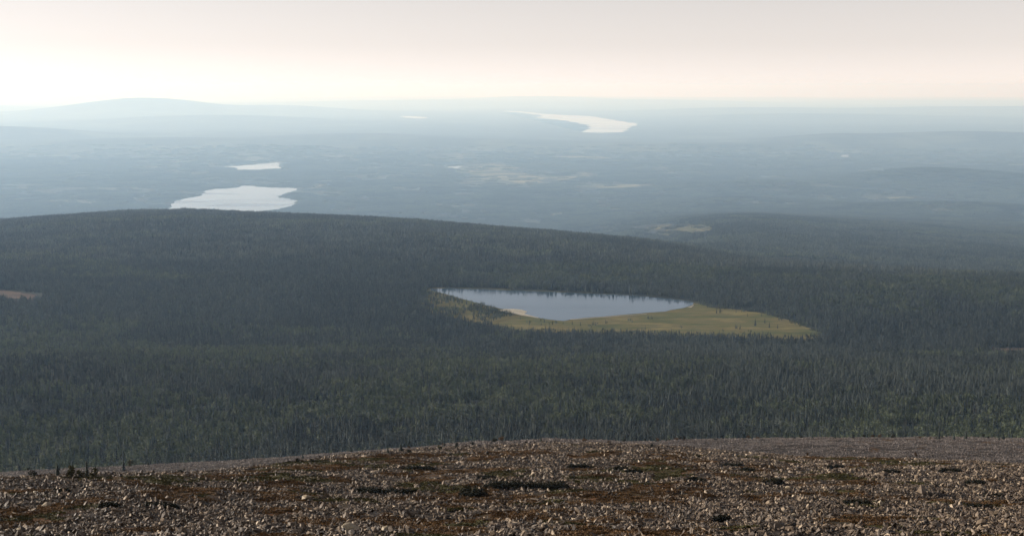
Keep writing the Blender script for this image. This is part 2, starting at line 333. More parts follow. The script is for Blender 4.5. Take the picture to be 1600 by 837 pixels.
# ------------------------------------------------------------------ object helpers
def tag(o, label=None, cat=None, group=None, kind=None):
    if label: o['label'] = label
    if cat: o['category'] = cat
    if group: o['group'] = group
    if kind: o['kind'] = kind
    return o
def link(name, me, parent=None, loc=None):
    o = bpy.data.objects.new(name, me); col.objects.link(o)
    if parent: o.parent = parent
    if loc is not None: o.location = loc
    return o
def empty(name, loc, rz=0, s=1.0):
    o = bpy.data.objects.new(name, None); col.objects.link(o); o.location = loc; o.rotation_euler = (0, 0, rz); o.scale = (s,) * 3; o.empty_display_size = 0.3
    return o
class MB:
    def __init__(self): self.v = []; self.f = []; self.t = []; self.m = []
    def add(self, vs, fs, tint=0.5, mi=0):
        b = len(self.v); self.v.extend(vs); self.f.extend([tuple(i + b for i in q) for q in fs])
        self.t.extend([tint] * len(vs)); self.m.extend([mi] * len(fs))
    def mesh(self, name, mats):
        me = bpy.data.meshes.new(name); me.from_pydata([tuple(map(float, q)) for q in self.v], [], self.f)
        for k in mats: me.materials.append(M[k])
        a = me.attributes.new('tint', 'FLOAT', 'POINT'); a.data.foreach_set('value', np.array(self.t, np.float32))
        me.polygons.foreach_set('material_index', np.array(self.m, np.int32)); me.update(); return me
R = random.random
def U(a, b): return random.uniform(a, b)

# ------------------------------------------------------------------ terrain sheet
t_ = np.linspace(-0.52, 0.52, 330)
ys_ = np.concatenate([np.linspace(-40, 78, 20), np.geomspace(82, 1200, 300), np.geomspace(1212, 14000, 290), np.geomspace(14150, 210000, 260)])
YY, TT = np.meshgrid(ys_, t_, indexing='ij'); XX = TT * (np.maximum(YY, -20) + 40)
ZZ = height(XX.ravel(), YY.ravel())
nr, nc = YY.shape
me = bpy.data.meshes.new('terrain')
idx = np.arange(nr * nc).reshape(nr, nc)
q = np.stack([idx[:-1, :-1], idx[:-1, 1:], idx[1:, 1:], idx[1:, :-1]], -1).reshape(-1, 4)
me.vertices.add(nr * nc); me.vertices.foreach_set('co', np.stack([XX.ravel(), YY.ravel(), ZZ], 1).astype(np.float32).ravel())
me.loops.add(q.size); me.loops.foreach_set('vertex_index', q.astype(np.int32).ravel())
me.polygons.add(len(q)); me.polygons.foreach_set('loop_start', np.arange(0, q.size, 4, dtype=np.int32)); me.polygons.foreach_set('loop_total', np.full(len(q), 4, np.int32))
me.update(calc_edges=True); me.polygons.foreach_set('use_smooth', np.ones(len(q), bool))

def heath_mask(x, y):                                     # where moss and dwarf heath cover the stones
    x = np.asarray(x, float); y = np.asarray(y, float)
    n = 0.65 * fbm(x, y * 0.7, 5.5, 41, 4) + 0.35 * fbm(x, y * 0.5, 24, 47, 3)
    s = CXP + FPX * x / np.maximum(y, 60.0)
    k = 0.546 + 0.02 * smooth(1300, 1600, s)
    rim = np.exp(-((y - interp(s, [0, 250, 700, 1000, 1250, 1600], [150, 150, 240, 240, 255, 245])) / (14 + 9 * smooth(1100, 1250, s))) ** 2) * (0.055 + 0.10 * smooth(1100, 1250, s))
    k = k + 0.10 * smooth(270, 300, y) * (1 - 0.3 * smooth(480, 520, y))
    return smooth(k, k + 0.035, n + rim)
hm = heath_mask(XX.ravel(), YY.ravel()); fo = smooth(640, 900, YY.ravel())
for nme, val in (('heath', hm), ('forest', fo)):
    a = me.attributes.new(nme, 'FLOAT', 'POINT'); a.data.foreach_set('value', val.astype(np.float32))
me.materials.append(M['ground'])
tag(link('terrain', me), 'stony fell slope falling to a wide wooded plain with far hills', 'terrain', kind='structure')

# ------------------------------------------------------------------ lakes, meadow, sand, clearings
def wobble(poly, step, amp, seed):
    out = []; n = len(poly)
    for i in range(n):
        a = np.array(poly[i]); b = np.array(poly[(i + 1) % n]); L = np.linalg.norm(b - a); k = max(1, int(L / step))
        nrm = np.array([-(b - a)[1], (b - a)[0]]) / (L + 1e-9)
        for j in range(k):
            q_ = a + (b - a) * j / k
            out.append(tuple(q_ + nrm * amp * 2 * (fbm(q_[0:1], q_[1:2], step * 4, seed)[0] - 0.5)))
    return out
def sheet(name, poly, z, material, drape=False, off=0.0, soft=0.0):
    bm = bmesh.new(); vs = [bm.verts.new((p_[0], p_[1], 0)) for p_ in poly]; f = bm.faces.new(vs)
    if f.normal.z < 0 or sum((vs[i].co.x * vs[(i+1) % len(vs)].co.y - vs[(i+1) % len(vs)].co.x * vs[i].co.y) for i in range(len(vs))) < 0: f.normal_flip()
    bmesh.ops.triangulate(bm, faces=bm.faces[:])
    if drape or soft:
        L = max(max(p_[0] for p_ in poly) - min(p_[0] for p_ in poly), 1) / 26
        for _ in range(5):
            e = [e for e in bm.edges if e.calc_length() > L]
            if e: bmesh.ops.subdivide_edges(bm, edges=e, cuts=1); bmesh.ops.triangulate(bm, faces=bm.faces[:])
    bm.verts.ensure_lookup_table()
    co = np.array([v.co[:] for v in bm.verts]); zz = height(co[:, 0], co[:, 1]) + off if drape else np.full(len(co), z)
    for v, q_ in zip(bm.verts, zz): v.co.z = q_
    me = bpy.data.meshes.new(name); bm.to_mesh(me); bm.free(); me.materials.append(M[material])
    if soft:
        e = np.clip(-poly_dist(poly, co[:, 0], co[:, 1]) / soft, 0, 1); a = me.attributes.new('edge', 'FLOAT', 'POINT'); a.data.foreach_set('value', e.astype(np.float32))
    return link(name, me)
lake_w = wobble(lake_poly, 14, 4, 3); mead_w = wobble(mead_poly, 25, 12, 4)
tag(sheet('bog_meadow', mead_w, 0.25, 'meadow', False, 0.0, 26.0), 'olive and straw coloured bog meadow round the forest lake', 'meadow', kind='structure')
tag(sheet('lake', lake_w, 0.65, 'water'), 'blue grey forest lake with a straw coloured bog along its near shore', 'lake', kind='structure')
spit = [at(a, b, 0) for a, b in [(779,485.3),(788,483.2),(802,483.0),(815,484.2),(824,487.2),(819,490.6),(832,494.2),(842,496.8),(840,497.2),(826,494.8),(808,491.8),(790,488.6)]]
tag(sheet('sandbar', wobble(spit, 12, 2, 9), 0.95, 'sand'), 'pale sandbar on the near left shore of the forest lake', 'sandbar', kind='structure')
for (pts, lab) in (([(1074,480.6),(1081,478.2),(1083,476.4),(1084.5,477.2),(1080,480.8)], 'tiny pale sand patch at the right end of the forest lake'),
                   ([(890,499.3),(930,496.2),(980,492.6),(1010,490.6),(1010,491.3),(980,493.4),(930,497.0),(892,500.2)], 'narrow pale shoreline along the near side of the forest lake')):
    tag(sheet('shore', wobble([at(a, b, 0) for a, b in pts], 12, 1.5, 5), 0.93, 'sand'), lab, 'shore', kind='structure')
for k, L in enumerate(far_lakes):
    yy = np.mean([p_[1] for p_ in L['poly']])
    L['w'] = wobble(L['poly'], yy * 0.0028, yy * 0.0035, 60 + k)
    tag(sheet('lake', L['w'], L['z'] + 0.6, 'far_water'), L['label'], 'lake', kind='structure')
clear_polys = []
def place_clear(lab, back, front, material, tree, nm):
    b = [ground_hit(a, r, 1200)[:2] for a, r in back]
    f = []
    for a, r in front:
        gx, gy, gz = ground_hit(a, r, 1200); u, bb, cc = ray(a, r)
        T = -cc / bb; d = tree / max(T, 0.02); f.append((gx * (gy - d) / gy, gy - d))
    yy = np.mean([p_[1] for p_ in b]); w = wobble(b + f, yy * 0.004, yy * 0.007, len(clear_polys)); clear_polys.append(w)
    tag(sheet(nm, w, 0, material, True, 1.2, yy * (0.02 if nm == 'bog_clearing' else 0.008)), lab, 'clearing', kind='structure')
for lab, back, front in clearings: place_clear(lab, back, front, 'clearing', 6.0, 'bog_clearing')
for lab, back, front in near_clear: place_clear(lab, back, front, 'bare', 9.0, 'forest_clearing')

def blocked(x, y, margin):
    """inside a lake, meadow or clearing (plus a margin)"""
    b = np.zeros(x.shape, bool)
    for poly in [mead_poly] + [L['poly'] for L in far_lakes] + clear_polys:
        xs = [p_[0] for p_ in poly]; ys = [p_[1] for p_ in poly]
        m_ = (x > min(xs) - margin) & (x < max(xs) + margin) & (y > min(ys) - margin) & (y < max(ys) + margin)
        if m_.any(): b[m_] |= poly_dist(poly, x[m_], y[m_]) < margin
    return b

def in_water(x, y, margin):
    b = np.zeros(x.shape, bool)
    for L in far_lakes: b |= poly_dist(L['w'], x, y) < margin
    return b

# ------------------------------------------------------------------ trees
def tube(mb, z0, z1, r0, r1, n=5, tint=0.5, mi=0, ox=0, oy=0, lean=(0, 0)):
    vs = []
    for z, r in ((z0, r0), (z1, r1)):
        for k in range(n):
            a = 2 * math.pi * k / n; vs.append((ox + lean[0] * z + r * math.cos(a), oy + lean[1] * z + r * math.sin(a), z))
    mb.add(vs, [(k, (k + 1) % n, n + (k + 1) % n, n + k) for k in range(n)] + [tuple(range(n, 2 * n))], tint, mi)
def spruce_crown(mb, H, Rr, whorls, blades, tint, mi=0, ox=0, oy=0, oz=0, base=0.07):
    n = 6; a0 = R() * 6; z0 = H * base                     # opaque heart of the crown
    vs = [(ox + 0.5 * Rr * math.cos(a0 + 6.283 * k / n) * U(.7, 1.2), oy + 0.5 * Rr * math.sin(a0 + 6.283 * k / n) * U(.7, 1.2), oz + z0 + U(0, .08) * H) for k in range(n)] + [(ox, oy, oz + H * 0.97)]
    mb.add(vs, [(k, (k + 1) % n, n) for k in range(n)], tint * 0.6, mi)
    for w in range(whorls):
        f = (w + U(-.3, .3)) / whorls; f = min(max(f, 0), 0.985); z = z0 + (H - z0) * f
        r = Rr * (1 - f) ** 0.8 * U(0.75, 1.15) * (0.75 + 0.25 * min(1, f * 6)) + 0.06; a0 = R() * 6.283
        for b in range(blades):
            if R() < 0.08: continue
            a = a0 + 6.283 * (b + U(-.25, .25)) / blades; rr = r * U(0.65, 1.2); ca, sa = math.cos(a), math.sin(a); wd = rr * U(.28, .45) + 0.05
            zt = z - rr * U(.25, .6); zm = z - rr * 0.1
            vs = [(ox, oy, oz + z + 0.25), (ox + .6 * rr * ca - wd * sa, oy + .6 * rr * sa + wd * ca, oz + zm - .12 * rr), (ox + rr * ca, oy + rr * sa, oz + zt), (ox + .6 * rr * ca + wd * sa, oy + .6 * rr * sa - wd * ca, oz + zm - .12 * rr)]
            mb.add(vs, [(0, 1, 2), (0, 2, 3)], min(1, max(0, tint + U(-.22, .22))), mi)
def leafy(mb, cx, cy, cz, rx, rz, n, size, tint, mi=0, lumps=4):
    cs = [(cx + U(-.5, .5) * rx, cy + U(-.5, .5) * rx, cz + U(-.55, .55) * rz, U(.45, .75)) for _ in range(lumps)]
    for _ in range(n):
        c0 = random.choice(cs); d = Vector((random.gauss(0, 1), random.gauss(0, 1), random.gauss(0, 1))).normalized() * (R() ** 0.4) * c0[3]
        p0 = Vector((c0[0] + d.x * rx, c0[1] + d.y * rx, c0[2] + d.z * rz)); s = size * U(.6, 1.4)
        u = Vector((random.gauss(0, 1), random.gauss(0, 1), random.gauss(0, 1))).normalized(); v = u.orthogonal().normalized()
        mb.add([p0 + u * s, p0 + v * s * .7, p0 - u * s * .8, p0 - v * s * .7], [(0, 1, 2), (0, 2, 3)], min(1, max(0, tint + U(-.25, .25))), mi)
def cone_tree(mb, H, Rr, n, tint, mi, ox, oy):
    a0 = R() * 6; vs = []
    for (f, r) in ((0.05, 1.0), (0.42, 0.75)):
        for k in range(n): a = a0 + 6.283 * k / n; q_ = U(.6, 1.25) * r * Rr; vs.append((ox + q_ * math.cos(a), oy + q_ * math.sin(a), H * (f + U(-.04, .06))))
    vs += [(ox, oy, H * .62), (ox, oy, H)]
    mb.add(vs, [(k, (k + 1) % n, 2 * n) for k in range(n)] + [(n + k, n + (k + 1) % n, 2 * n + 1) for k in range(n)], tint, mi)
def ball_tree(mb, H, Rr, tint, mi, ox, oy):
    n = 5; a0 = R() * 6; vs = [(ox, oy, H)]
    for f, r in ((.78, .75), (.45, 1.0)):
        for k in range(n): a = a0 + 6.283 * k / n; q_ = U(.6, 1.2) * r * Rr; vs.append((ox + q_ * math.cos(a), oy + q_ * math.sin(a), H * (f + U(-.07, .07))))
    vs.append((ox, oy, H * .2))
    fs = [(0, 1 + k, 1 + (k + 1) % n) for k in range(n)] + [(1 + k, 1 + n + k, 1 + n + (k + 1) % n, 1 + (k + 1) % n) for k in range(n)] + [(1 + n + k, 1 + 2 * n, 1 + n + (k + 1) % n) for k in range(n)]
    mb.add(vs, fs, tint, mi)
def spots_in_disc(n, rad, sep):
    out = []
    for _ in range(n * 30):
        a = R() * 6.283; r = rad * math.sqrt(R()); p_ = (r * math.cos(a), r * math.sin(a))
        if all((p_[0] - q_[0]) ** 2 + (p_[1] - q_[1]) ** 2 > sep * sep for q_ in out): out.append(p_)
        if len(out) == n: break
    return out
TREE_MATS = ['spruce', 'birch', 'bark', 'birch_bark', 'dead_wood']
def clump(name, n, rad, sep, birch, lod, mean=.42):
    mb = MB()
    for (ox, oy) in spots_in_disc(n, rad, sep):
        t = min(1, max(0, random.gauss(mean, .34)))
        if R() < birch:
            H = U(7.5, 12.5)
            if lod == 0:
                tube(mb, -1, H * .8, .11, .04, 4, .5, 3, ox, oy); leafy(mb, ox, oy, H * .62, U(1.7, 2.5), H * .38, 60, .6, t, 1)
            elif lod == 1: ball_tree(mb, H, U(1.4, 2.1), t, 1, ox, oy)
            else: ball_tree(mb, H, U(1.6, 2.3), t, 1, ox, oy)
        else:
            H = random.choice((U(9, 13), U(9, 13), U(12, 17), U(5, 9)))
            if lod == 0:
                if R() < .015: tube(mb, -1, H * .8, .13, .03, 4, .5, 4, ox, oy); continue
                if R() < .2:                                # pine: bare stem, rounded crown
                    tube(mb, -1, H * .8, .15, .06, 4, .5, 2, ox, oy); leafy(mb, ox, oy, H * .72, U(1.6, 2.4), H * .26, 56, .55, t, 0); continue
                tube(mb, -1, H * .3, .16, .12, 4, .5, 2, ox, oy); spruce_crown(mb, H, U(1.5, 2.5) * (H / 12) ** .5, 9, 5, t, 0, ox, oy)
            elif lod == 1: cone_tree(mb, H, U(1.6, 2.5), 5, t, 0, ox, oy)
            else: cone_tree(mb, H, U(1.4, 2.1), 4, t, 0, ox, oy)
    return bpy.data.objects.new(name, mb.mesh(name, TREE_MATS))

def scatter(name, pts, rot, scl, idx, protos, label, cat):
    c_ = bpy.data.collections.new(name + '_pieces')
    for o in protos: c_.objects.link(o)
    me = bpy.data.meshes.new(name); me.vertices.add(len(pts)); me.vertices.foreach_set('co', np.asarray(pts, np.float32).ravel())
    a = me.attributes.new('rot', 'FLOAT_VECTOR', 'POINT'); a.data.foreach_set('vector', np.asarray(rot, np.float32).ravel())
    a = me.attributes.new('scl', 'FLOAT_VECTOR', 'POINT'); a.data.foreach_set('vector', np.asarray(scl, np.float32).ravel())
    a = me.attributes.new('pick', 'INT', 'POINT'); a.data.foreach_set('value', np.asarray(idx, np.int32))
    o = link(name, me)
    ng = bpy.data.node_groups.new(name + '_scatter', 'GeometryNodeTree')
    ng.interface.new_socket('Geometry', in_out='INPUT', socket_type='NodeSocketGeometry'); ng.interface.new_socket('Geometry', in_out='OUTPUT', socket_type='NodeSocketGeometry')
    gi = ng.nodes.new('NodeGroupInput'); go = ng.nodes.new('NodeGroupOutput'); iop = ng.nodes.new('GeometryNodeInstanceOnPoints')
    ci = ng.nodes.new('GeometryNodeCollectionInfo'); ci.inputs['Collection'].default_value = c_; ci.inputs['Separate Children'].default_value = True; ci.inputs['Reset Children'].default_value = True
    def na(n_, ty):
        k = ng.nodes.new('GeometryNodeInputNamedAttribute'); k.data_type = ty; k.inputs['Name'].default_value = n_; return k.outputs['Attribute']
    L = ng.links.new
    L(gi.outputs[0], iop.inputs['Points']); L(ci.outputs[0], iop.inputs['Instance']); iop.inputs['Pick Instance'].default_value = True
    L(na('pick', 'INT'), iop.inputs['Instance Index']); L(na('rot', 'FLOAT_VECTOR'), iop.inputs['Rotation']); L(na('scl', 'FLOAT_VECTOR'), iop.inputs['Scale'])
    L(iop.outputs[0], go.inputs[0])
    o.modifiers.new('scatter', 'NODES').node_group = ng
    return tag(o, label, cat, kind='stuff')
def jitter_grid(y0, y1, tmax, sp):
    ys = np.arange(y0, y1, sp); X = []; Y = []
    for k, yv in enumerate(ys):
        xs = np.arange(-tmax * yv, tmax * yv, sp) + (k % 2) * sp / 2; X.append(xs); Y.append(np.full(len(xs), yv))
    X = np.concatenate(X); Y = np.concatenate(Y)
    return X + rng.uniform(-.42, .42, len(X)) * sp, Y + rng.uniform(-.42, .42, len(Y)) * sp
def birchness(x, y): return fbm(x, y, 420, 71, 3) * 0.7 + 0.3 * fbm(x, y, 90, 77, 2)

TM = 0.43
zones = [  # name, y range, spacing, trees per clump, clump radius, separation, detail
  ('forest', 1000, 2250, 13, 9, 8.2, 2.5, 0, 'dark spruce and birch forest at the foot of the fell'),
  ('forest', 2250, 3700, 13, 9, 8.2, 2.5, 0, 'spruce forest round the lake'),
  ('forest', 3700, 8600, 27, 32, 18.5, 2.7, 1, 'spruce forest on the ridge behind the lake'),
  ('forest', 8600, 20500, 80, 190, 56, 3.1, 2, 'hazy forest over the plain beyond the ridge'),
  ('forest', 20500, 36000, 135, 330, 95, 3.6, 2, 'pale far forest on the plain round the distant lakes')]
lines = []
for zi, (nm, y0, y1, sp, n, rad, sep, lod, lab) in enumerate(zones):
    nv = 7 if lod < 2 else 5
    protos = []
    for b, (birch, mean) in enumerate(((.04, .18), (.08, .62), (.32, .45), (.72, .58))):
        for k in range(nv): protos.append(clump('clump_%d_%d_%02d' % (zi, b, k), n, rad, sep, birch, lod, mean))
    x, y = jitter_grid(y0, y1, TM, sp)
    z = height(x, y)
    keep = ~(blocked(x, y, rad * 0.85) & (rng.random(len(x)) < (.9 if zi >= 3 else 1.0)) | in_water(x, y, rad * .8)) & ~hidden(x, y, z + 17)
    bn = birchness(x, y) + (.005 if zi == 0 else -.015)
    # open spots in the canopy
    keep &= ~((fbm(x, y, (60, 60, 80, 420, 700)[zi], 81, (2, 2, 2, 4, 4)[zi]) > (.76, .76, .74, .60, .58)[zi]) & (rng.random(len(x)) < .8))
    x, y, z, bn = x[keep], y[keep], z[keep], bn[keep]
    stand = fbm(x, y, (340, 340, 420, 900, 1600)[zi], 131, 4) + rng.normal(0, .05, len(x))
    cls = np.where(bn + rng.normal(0, .05, len(x)) > .60, 3, np.where(bn + rng.normal(0, .05, len(x)) > .53, 2, np.where(stand > .50, 1, 0)))
    if zi == 4: keep = rng.random(len(y)) < 1 - .9 * smooth(25000, 36000, y); x, y, z, cls = x[keep], y[keep], z[keep], cls[keep]
    if zi == 0:
        keep = (y > 1060 + 60 * (rng.random(len(y)) - .5)); x, y, z, cls = x[keep], y[keep], z[keep], cls[keep]
    rot = np.zeros((len(x), 3)); rot[:, 2] = rng.uniform(0, 6.283, len(x))
    hs = rng.uniform(.74, 1.26, len(x)) * (0.85 + 0.3 * fbm(x, y, 200, 91, 2)) * (1.0, 1.12, 1.2, 1.2, 1.35)[zi]; ws = np.full(len(x), (1.0, 1.08, 1.1, 1.1, 1.1)[zi]); scl = np.stack([ws, ws, hs], 1)
    scatter(nm, np.stack([x, y, z - 0.3], 1), rot, scl, cls * nv + rng.integers(0, nv, len(x)), protos, lab, 'forest')
    print('zone', zi, len(x))

# nearest trees above the crest of the scree, each a thing of its own
def spruce_meshes(k, H, Rr, wh, bl, t):
    c_ = MB(); spruce_crown(c_, H, Rr, wh, bl, t); tr = MB(); tube(tr, -0.6, H * .55, .17, .09, 6); tube(tr, H * .55, H * .9, .09, .03, 6)
    return c_.mesh('spruce_crown', ['spruce']), tr.mesh('spruce_trunk', ['bark'])
def birch_meshes(H, rx, t):
    c_ = MB(); leafy(c_, 0, 0, H * .64, rx, H * .37, 150, .36, t, 0, 6); tr = MB(); tube(tr, -0.5, H * .5, .12, .08, 6)
    for _ in range(4):
        a = R() * 6.283; z = H * U(.35, .6); d = Vector((math.cos(a), math.sin(a), 1.3)).normalized() * H * .28; o_ = Vector((.04, 0, 0)); b0 = Vector((0, 0, z))
        tr.add([b0, b0 + o_, b0 + d, b0 + Vector((0, .06, 0))], [(0, 1, 2), (1, 3, 2), (3, 0, 2)])
    tube(tr, H * .5, H * .9, .08, .02, 6)
    return c_.mesh('birch_crown', ['birch']), tr.mesh('birch_trunk', ['birch_bark'])
SP = [spruce_meshes(k, 12, U(1.7, 2.6), 17, 7, U(.25, .7)) for k in range(8)]
BI = [birch_meshes(8.5, U(1.5, 2.1), U(.3, .8)) for k in range(5)]
def tree(kind, x, y, z, s, rz, label, group=None, name=None):
    e = empty(name or ('spruce_tree' if kind == 'spruce' else 'birch_tree'), (x, y, z - .15), rz, s)
    c_, t_m = random.choice(SP if kind == 'spruce' else BI)
    link('crown', c_, e); link('trunk', t_m, e)
    return tag(e, label, 'tree', group)
xs_, ys2 = jitter_grid(1010, 1330, 0.372, 6.0)
zs_ = height(xs_, ys2)
vis = ~hidden(xs_, ys2, zs_ + 5.5 - 0.0012 * ys2)
xs_, ys2, zs_ = xs_[vis], ys2[vis], zs_[vis]
order = np.argsort(ys2 + rng.uniform(0, 40, len(ys2)))
isb = (birchness(xs_, ys2) + rng.normal(0, .07, len(xs_))) > .57
ns = nb = 0
for i in order:
    if isb[i]:
        if nb >= 120: continue
        nb += 1; tree('birch', xs_[i], ys2[i], zs_[i], U(.8, 1.2), R() * 6.28, 'light green birch at the near edge of the forest, just above the scree crest', 'birches at the near edge of the forest')
    else:
        if ns >= 300: continue
        ns += 1; tree('spruce', xs_[i], ys2[i], zs_[i], U(.7, 1.15), R() * 6.28, 'dark spruce at the near edge of the forest, just above the scree crest', 'spruces at the near edge of the forest')
print('near trees', ns, nb, float(ys2[order[:420]].max()) if len(order) else 0)

# single trees on the bog between the forest and the lake
lake_trees = [(668,466,11,'s'),(681,463,12,'s'),(687,464,9,'s'),(697,468,11,'s'),(704,470,12,'s'),(709,472,12,'s'),(716,472,8,'s'),(722,474,13,'s'),(729,476,13,'s'),(737,476,10,'b'),(744,479,11,'s'),(750,481,9,'b'),
    (757,482,8,'s'),(763,485,12,'s'),(769,487,10,'s'),(775,488,11,'s'),(781,490,7,'s'),(791,491,8,'s'),(797,494,7,'s'),(813,499,6,'s'),(690,474,9,'s'),(703,478,8,'s'),(717,480,9,'b'),(733,482,10,'s'),(676,472,10,'s'),(660,472,11,'s'),
    (1180,509,13,'s'),(1195,505,9,'s'),(1202,512,10,'s'),(1215,513,8,'s'),(1168,494,6,'s'),(1190,494,7,'s'),(1150,488,6,'s'),(1128,487,5,'s'),(870,507,6,'b'),(858,509,6,'b'),(846,510,6,'b'),(880,508,5,'b'),(894,507,8,'s'),(907,509,8,'s')]
for (px, py, H, k) in lake_trees:
    x, y = at(px, py, 0.2); right = px > 1000; mid_ = 840 < px < 920
    lab = ('lone spruce standing on the straw coloured bog right of the lake' if right else ('small tree on the narrow bog neck below the lake' if mid_ else ('spruce' if k == 's' else 'rounded birch') + ' on the wooded point along the left shore of the lake'))
    tree('spruce' if k == 's' else 'birch', x, y, 0.3, 1.25 * H / (12 if k == 's' else 8.5), R() * 6.28, lab, 'trees on the bog right of the lake' if right else ('trees on the bog neck' if mid_ else ('spruces' if k == 's' else 'birches') + ' on the lake point'))
# sparse trees over the left bog and along the back shore (one mass)
protos = [clump('bog_clump_%02d' % k, 4, 7, 2.5, .25, 0) for k in range(6)]
bx, by = [], []
for _ in range(5200):
    px, py = U(622, 1292), U(449, 528); x, y = at(px, py, 0); bx.append(x); by.append(y)
bx, by = np.array(bx), np.array(by)
dm, dl = poly_dist(mead_poly, bx, by), poly_dist(lake_poly, bx, by); bpx = CXP + FPX * bx / by
k_ = (dm < -1) & (dl > 9) & (((bpx < 800) & (fbm(bx, by, 45, 33, 2) > .44) & (rng.random(len(bx)) < .9)) | ((bpx >= 780) & (dm > -14 - 40 * fbm(bx, by, 40, 35, 2) ** 2) & (rng.random(len(bx)) < .55)) | (rng.random(len(bx)) < .012))
bx, by = bx[k_], by[k_]
rot = np.zeros((len(bx), 3)); rot[:, 2] = rng.uniform(0, 6.28, len(bx)); sc_ = rng.uniform(.55, 1.05, len(bx))
scatter('bog_forest', np.stack([bx, by, np.full(len(bx), .1)], 1), rot, np.stack([sc_] * 3, 1), rng.integers(0, 6, len(bx)), protos, 'thin stunted trees on the bog left of the lake', 'forest')

# ------------------------------------------------------------------ where the shrub mats lie
mats_ = [(792,762,62,14,'j','dark juniper mat, left one of the long pair in the middle'),(852,763,58,12,'j','dark juniper mat, right one of the long pair in the middle'),
    (733,776,44,16,'j','dark juniper clump left below the long pair of mats'),(826,789,54,9,'o','olive moss cushion below the long pair of juniper mats'),(718,796,52,9,'o','olive moss cushion left below the middle juniper clump'),
    (247,793,52,9,'j','flat dark mat in the lower left of the slope'),(97,771,24,10,'j','round dark mat left of the crest trees'),(585,769,60,9,'j','long dark mat left of middle on the slope'),
    (640,771,36,7,'j','short dark mat beside the long mat left of middle'),(1084,752,34,8,'j','dark oval mat right of middle'),(1206,756,32,10,'j','dark small mat with a stone at its right side'),
    (1145,729,26,7,'j','dark mat high on the slope right of middle'),(1174,736,26,6,'j','small brown black mat below the upper right heath'),(1308,732,22,7,'j','dark oval mat below the long heath strip'),
    (1393,739,26,7,'j','low dark mat above the upright boulder'),(1482,737,32,7,'j','flat dark mat right above the upright boulder'),(1336,787,40,8,'j','long black mat left below the upright boulder'),
    (1125,814,32,10,'j','black mat near the bottom right of middle'),(1110,801,34,6,'o','olive moss cushion above the black bottom mat'),(1530,792,36,6,'j','narrow dark mat at the lower right'),
    (1525,757,30,8,'j','dim dark mat at the right side of the slope'),(965,733,24,6,'j','small dark mat on the upper slope in the middle'),(903,730,26,6,'j','small dark mat left of the upper middle mat'),
    (655,733,40,6,'j','thin dark mat under the pale hump left of middle'),(430,741,46,7,'o','olive brown moss cushion on the left shoulder'),(265,753,54,7,'o','brown moss cushion left of the shoulder cushion'),
    (175,792,30,8,'j','blackish mat with shadow left of the flat dark mat'),(1550,776,28,6,'j','small dark mat near the right edge'),(990,738,22,6,'j','tiny dark mat right of the upper middle mat'),(760,748,30,6,'j','thin dark mat above the long pair')]
mat_spots = []
for (px, py, w, h_, k, lab) in mats_:
    x, y, z = ground_hit(px, py); W = w / FPX * y * 1.2; mat_spots.append((x, y, z, W, max(W * .65, h_ / FPX * y * 2.6), h_ / FPX * y * (1.15 if k == 'j' else .5)))
def under_mat(x, y):
    b = np.zeros(len(x), bool)
    for (mx_, my_, _, W, Dp, _) in mat_spots: b |= ((x - mx_) / (W * .42)) ** 2 + ((y - my_) / (Dp * .42)) ** 2 < 1
    return b
# ------------------------------------------------------------------ stones
def stone_shape(rngs, n=10, flat=0.6):
    p_ = rngs.normal(size=(n, 3)); p_ /= np.linalg.norm(p_, axis=1)[:, None]
    p_ *= rngs.uniform(.72, 1.0, (n, 1)); p_ *= np.array([1.0, rngs.uniform(.55, .95), flat * rngs.uniform(.7, 1.25)])
    bm = bmesh.new(); [bm.verts.new(v) for v in p_]
    r = bmesh.ops.convex_hull(bm, input=bm.verts[:])
    loose = [v for v in bm.verts if not v.link_faces]
    if loose: bmesh.ops.delete(bm, geom=loose, context='VERTS')
    bm.verts.index_update(); out = ([tuple(v.co) for v in bm.verts], [tuple(v.index for v in f.verts) for f in bm.faces]); bm.free(); return out
rs = np.random.default_rng(5)
SHAPES = [stone_shape(rs, int(rs.integers(7, 11)), rs.uniform(.4, .9)) for _ in range(40)]
def rotm(ax, ay, az):
    return np.array((Matrix.Rotation(az, 3, 'Z') @ Matrix.Rotation(ay, 3, 'Y') @ Matrix.Rotation(ax, 3, 'X')))
def stone_patch(name, n, rad, smin, smax, mt='stone'):
    mb = MB()
    for (ox, oy) in spots_in_disc(n, rad, smin * .9):
        vs, fs = random.choice(SHAPES); s = (smin + (smax - smin) * R() ** 2.2) * (1.35 if R() < .03 else 1.0)
        Rm = rotm(random.gauss(0, .6), random.gauss(0, .6), R() * 6.28)
        v = (np.array(vs) * s * .5 * np.array([U(.9, 1.8), 1, U(.8, 1.1)])) @ Rm.T + np.array([ox, oy, s * U(.05, .32)])
        mb.add([tuple(q_) for q_ in v], fs, R() if R() < .93 else 1.0, 0)
    return bpy.data.objects.new(name, mb.mesh(name, [mt]))
def normals(x, y, e=1.0):
    zx = (height(x + e, y) - height(x - e, y)) / (2 * e); zy = (height(x, y + e) - height(x, y - e)) / (2 * e)
    n = np.stack([-zx, -zy, np.ones_like(zx)], 1); return n / np.linalg.norm(n, axis=1)[:, None]
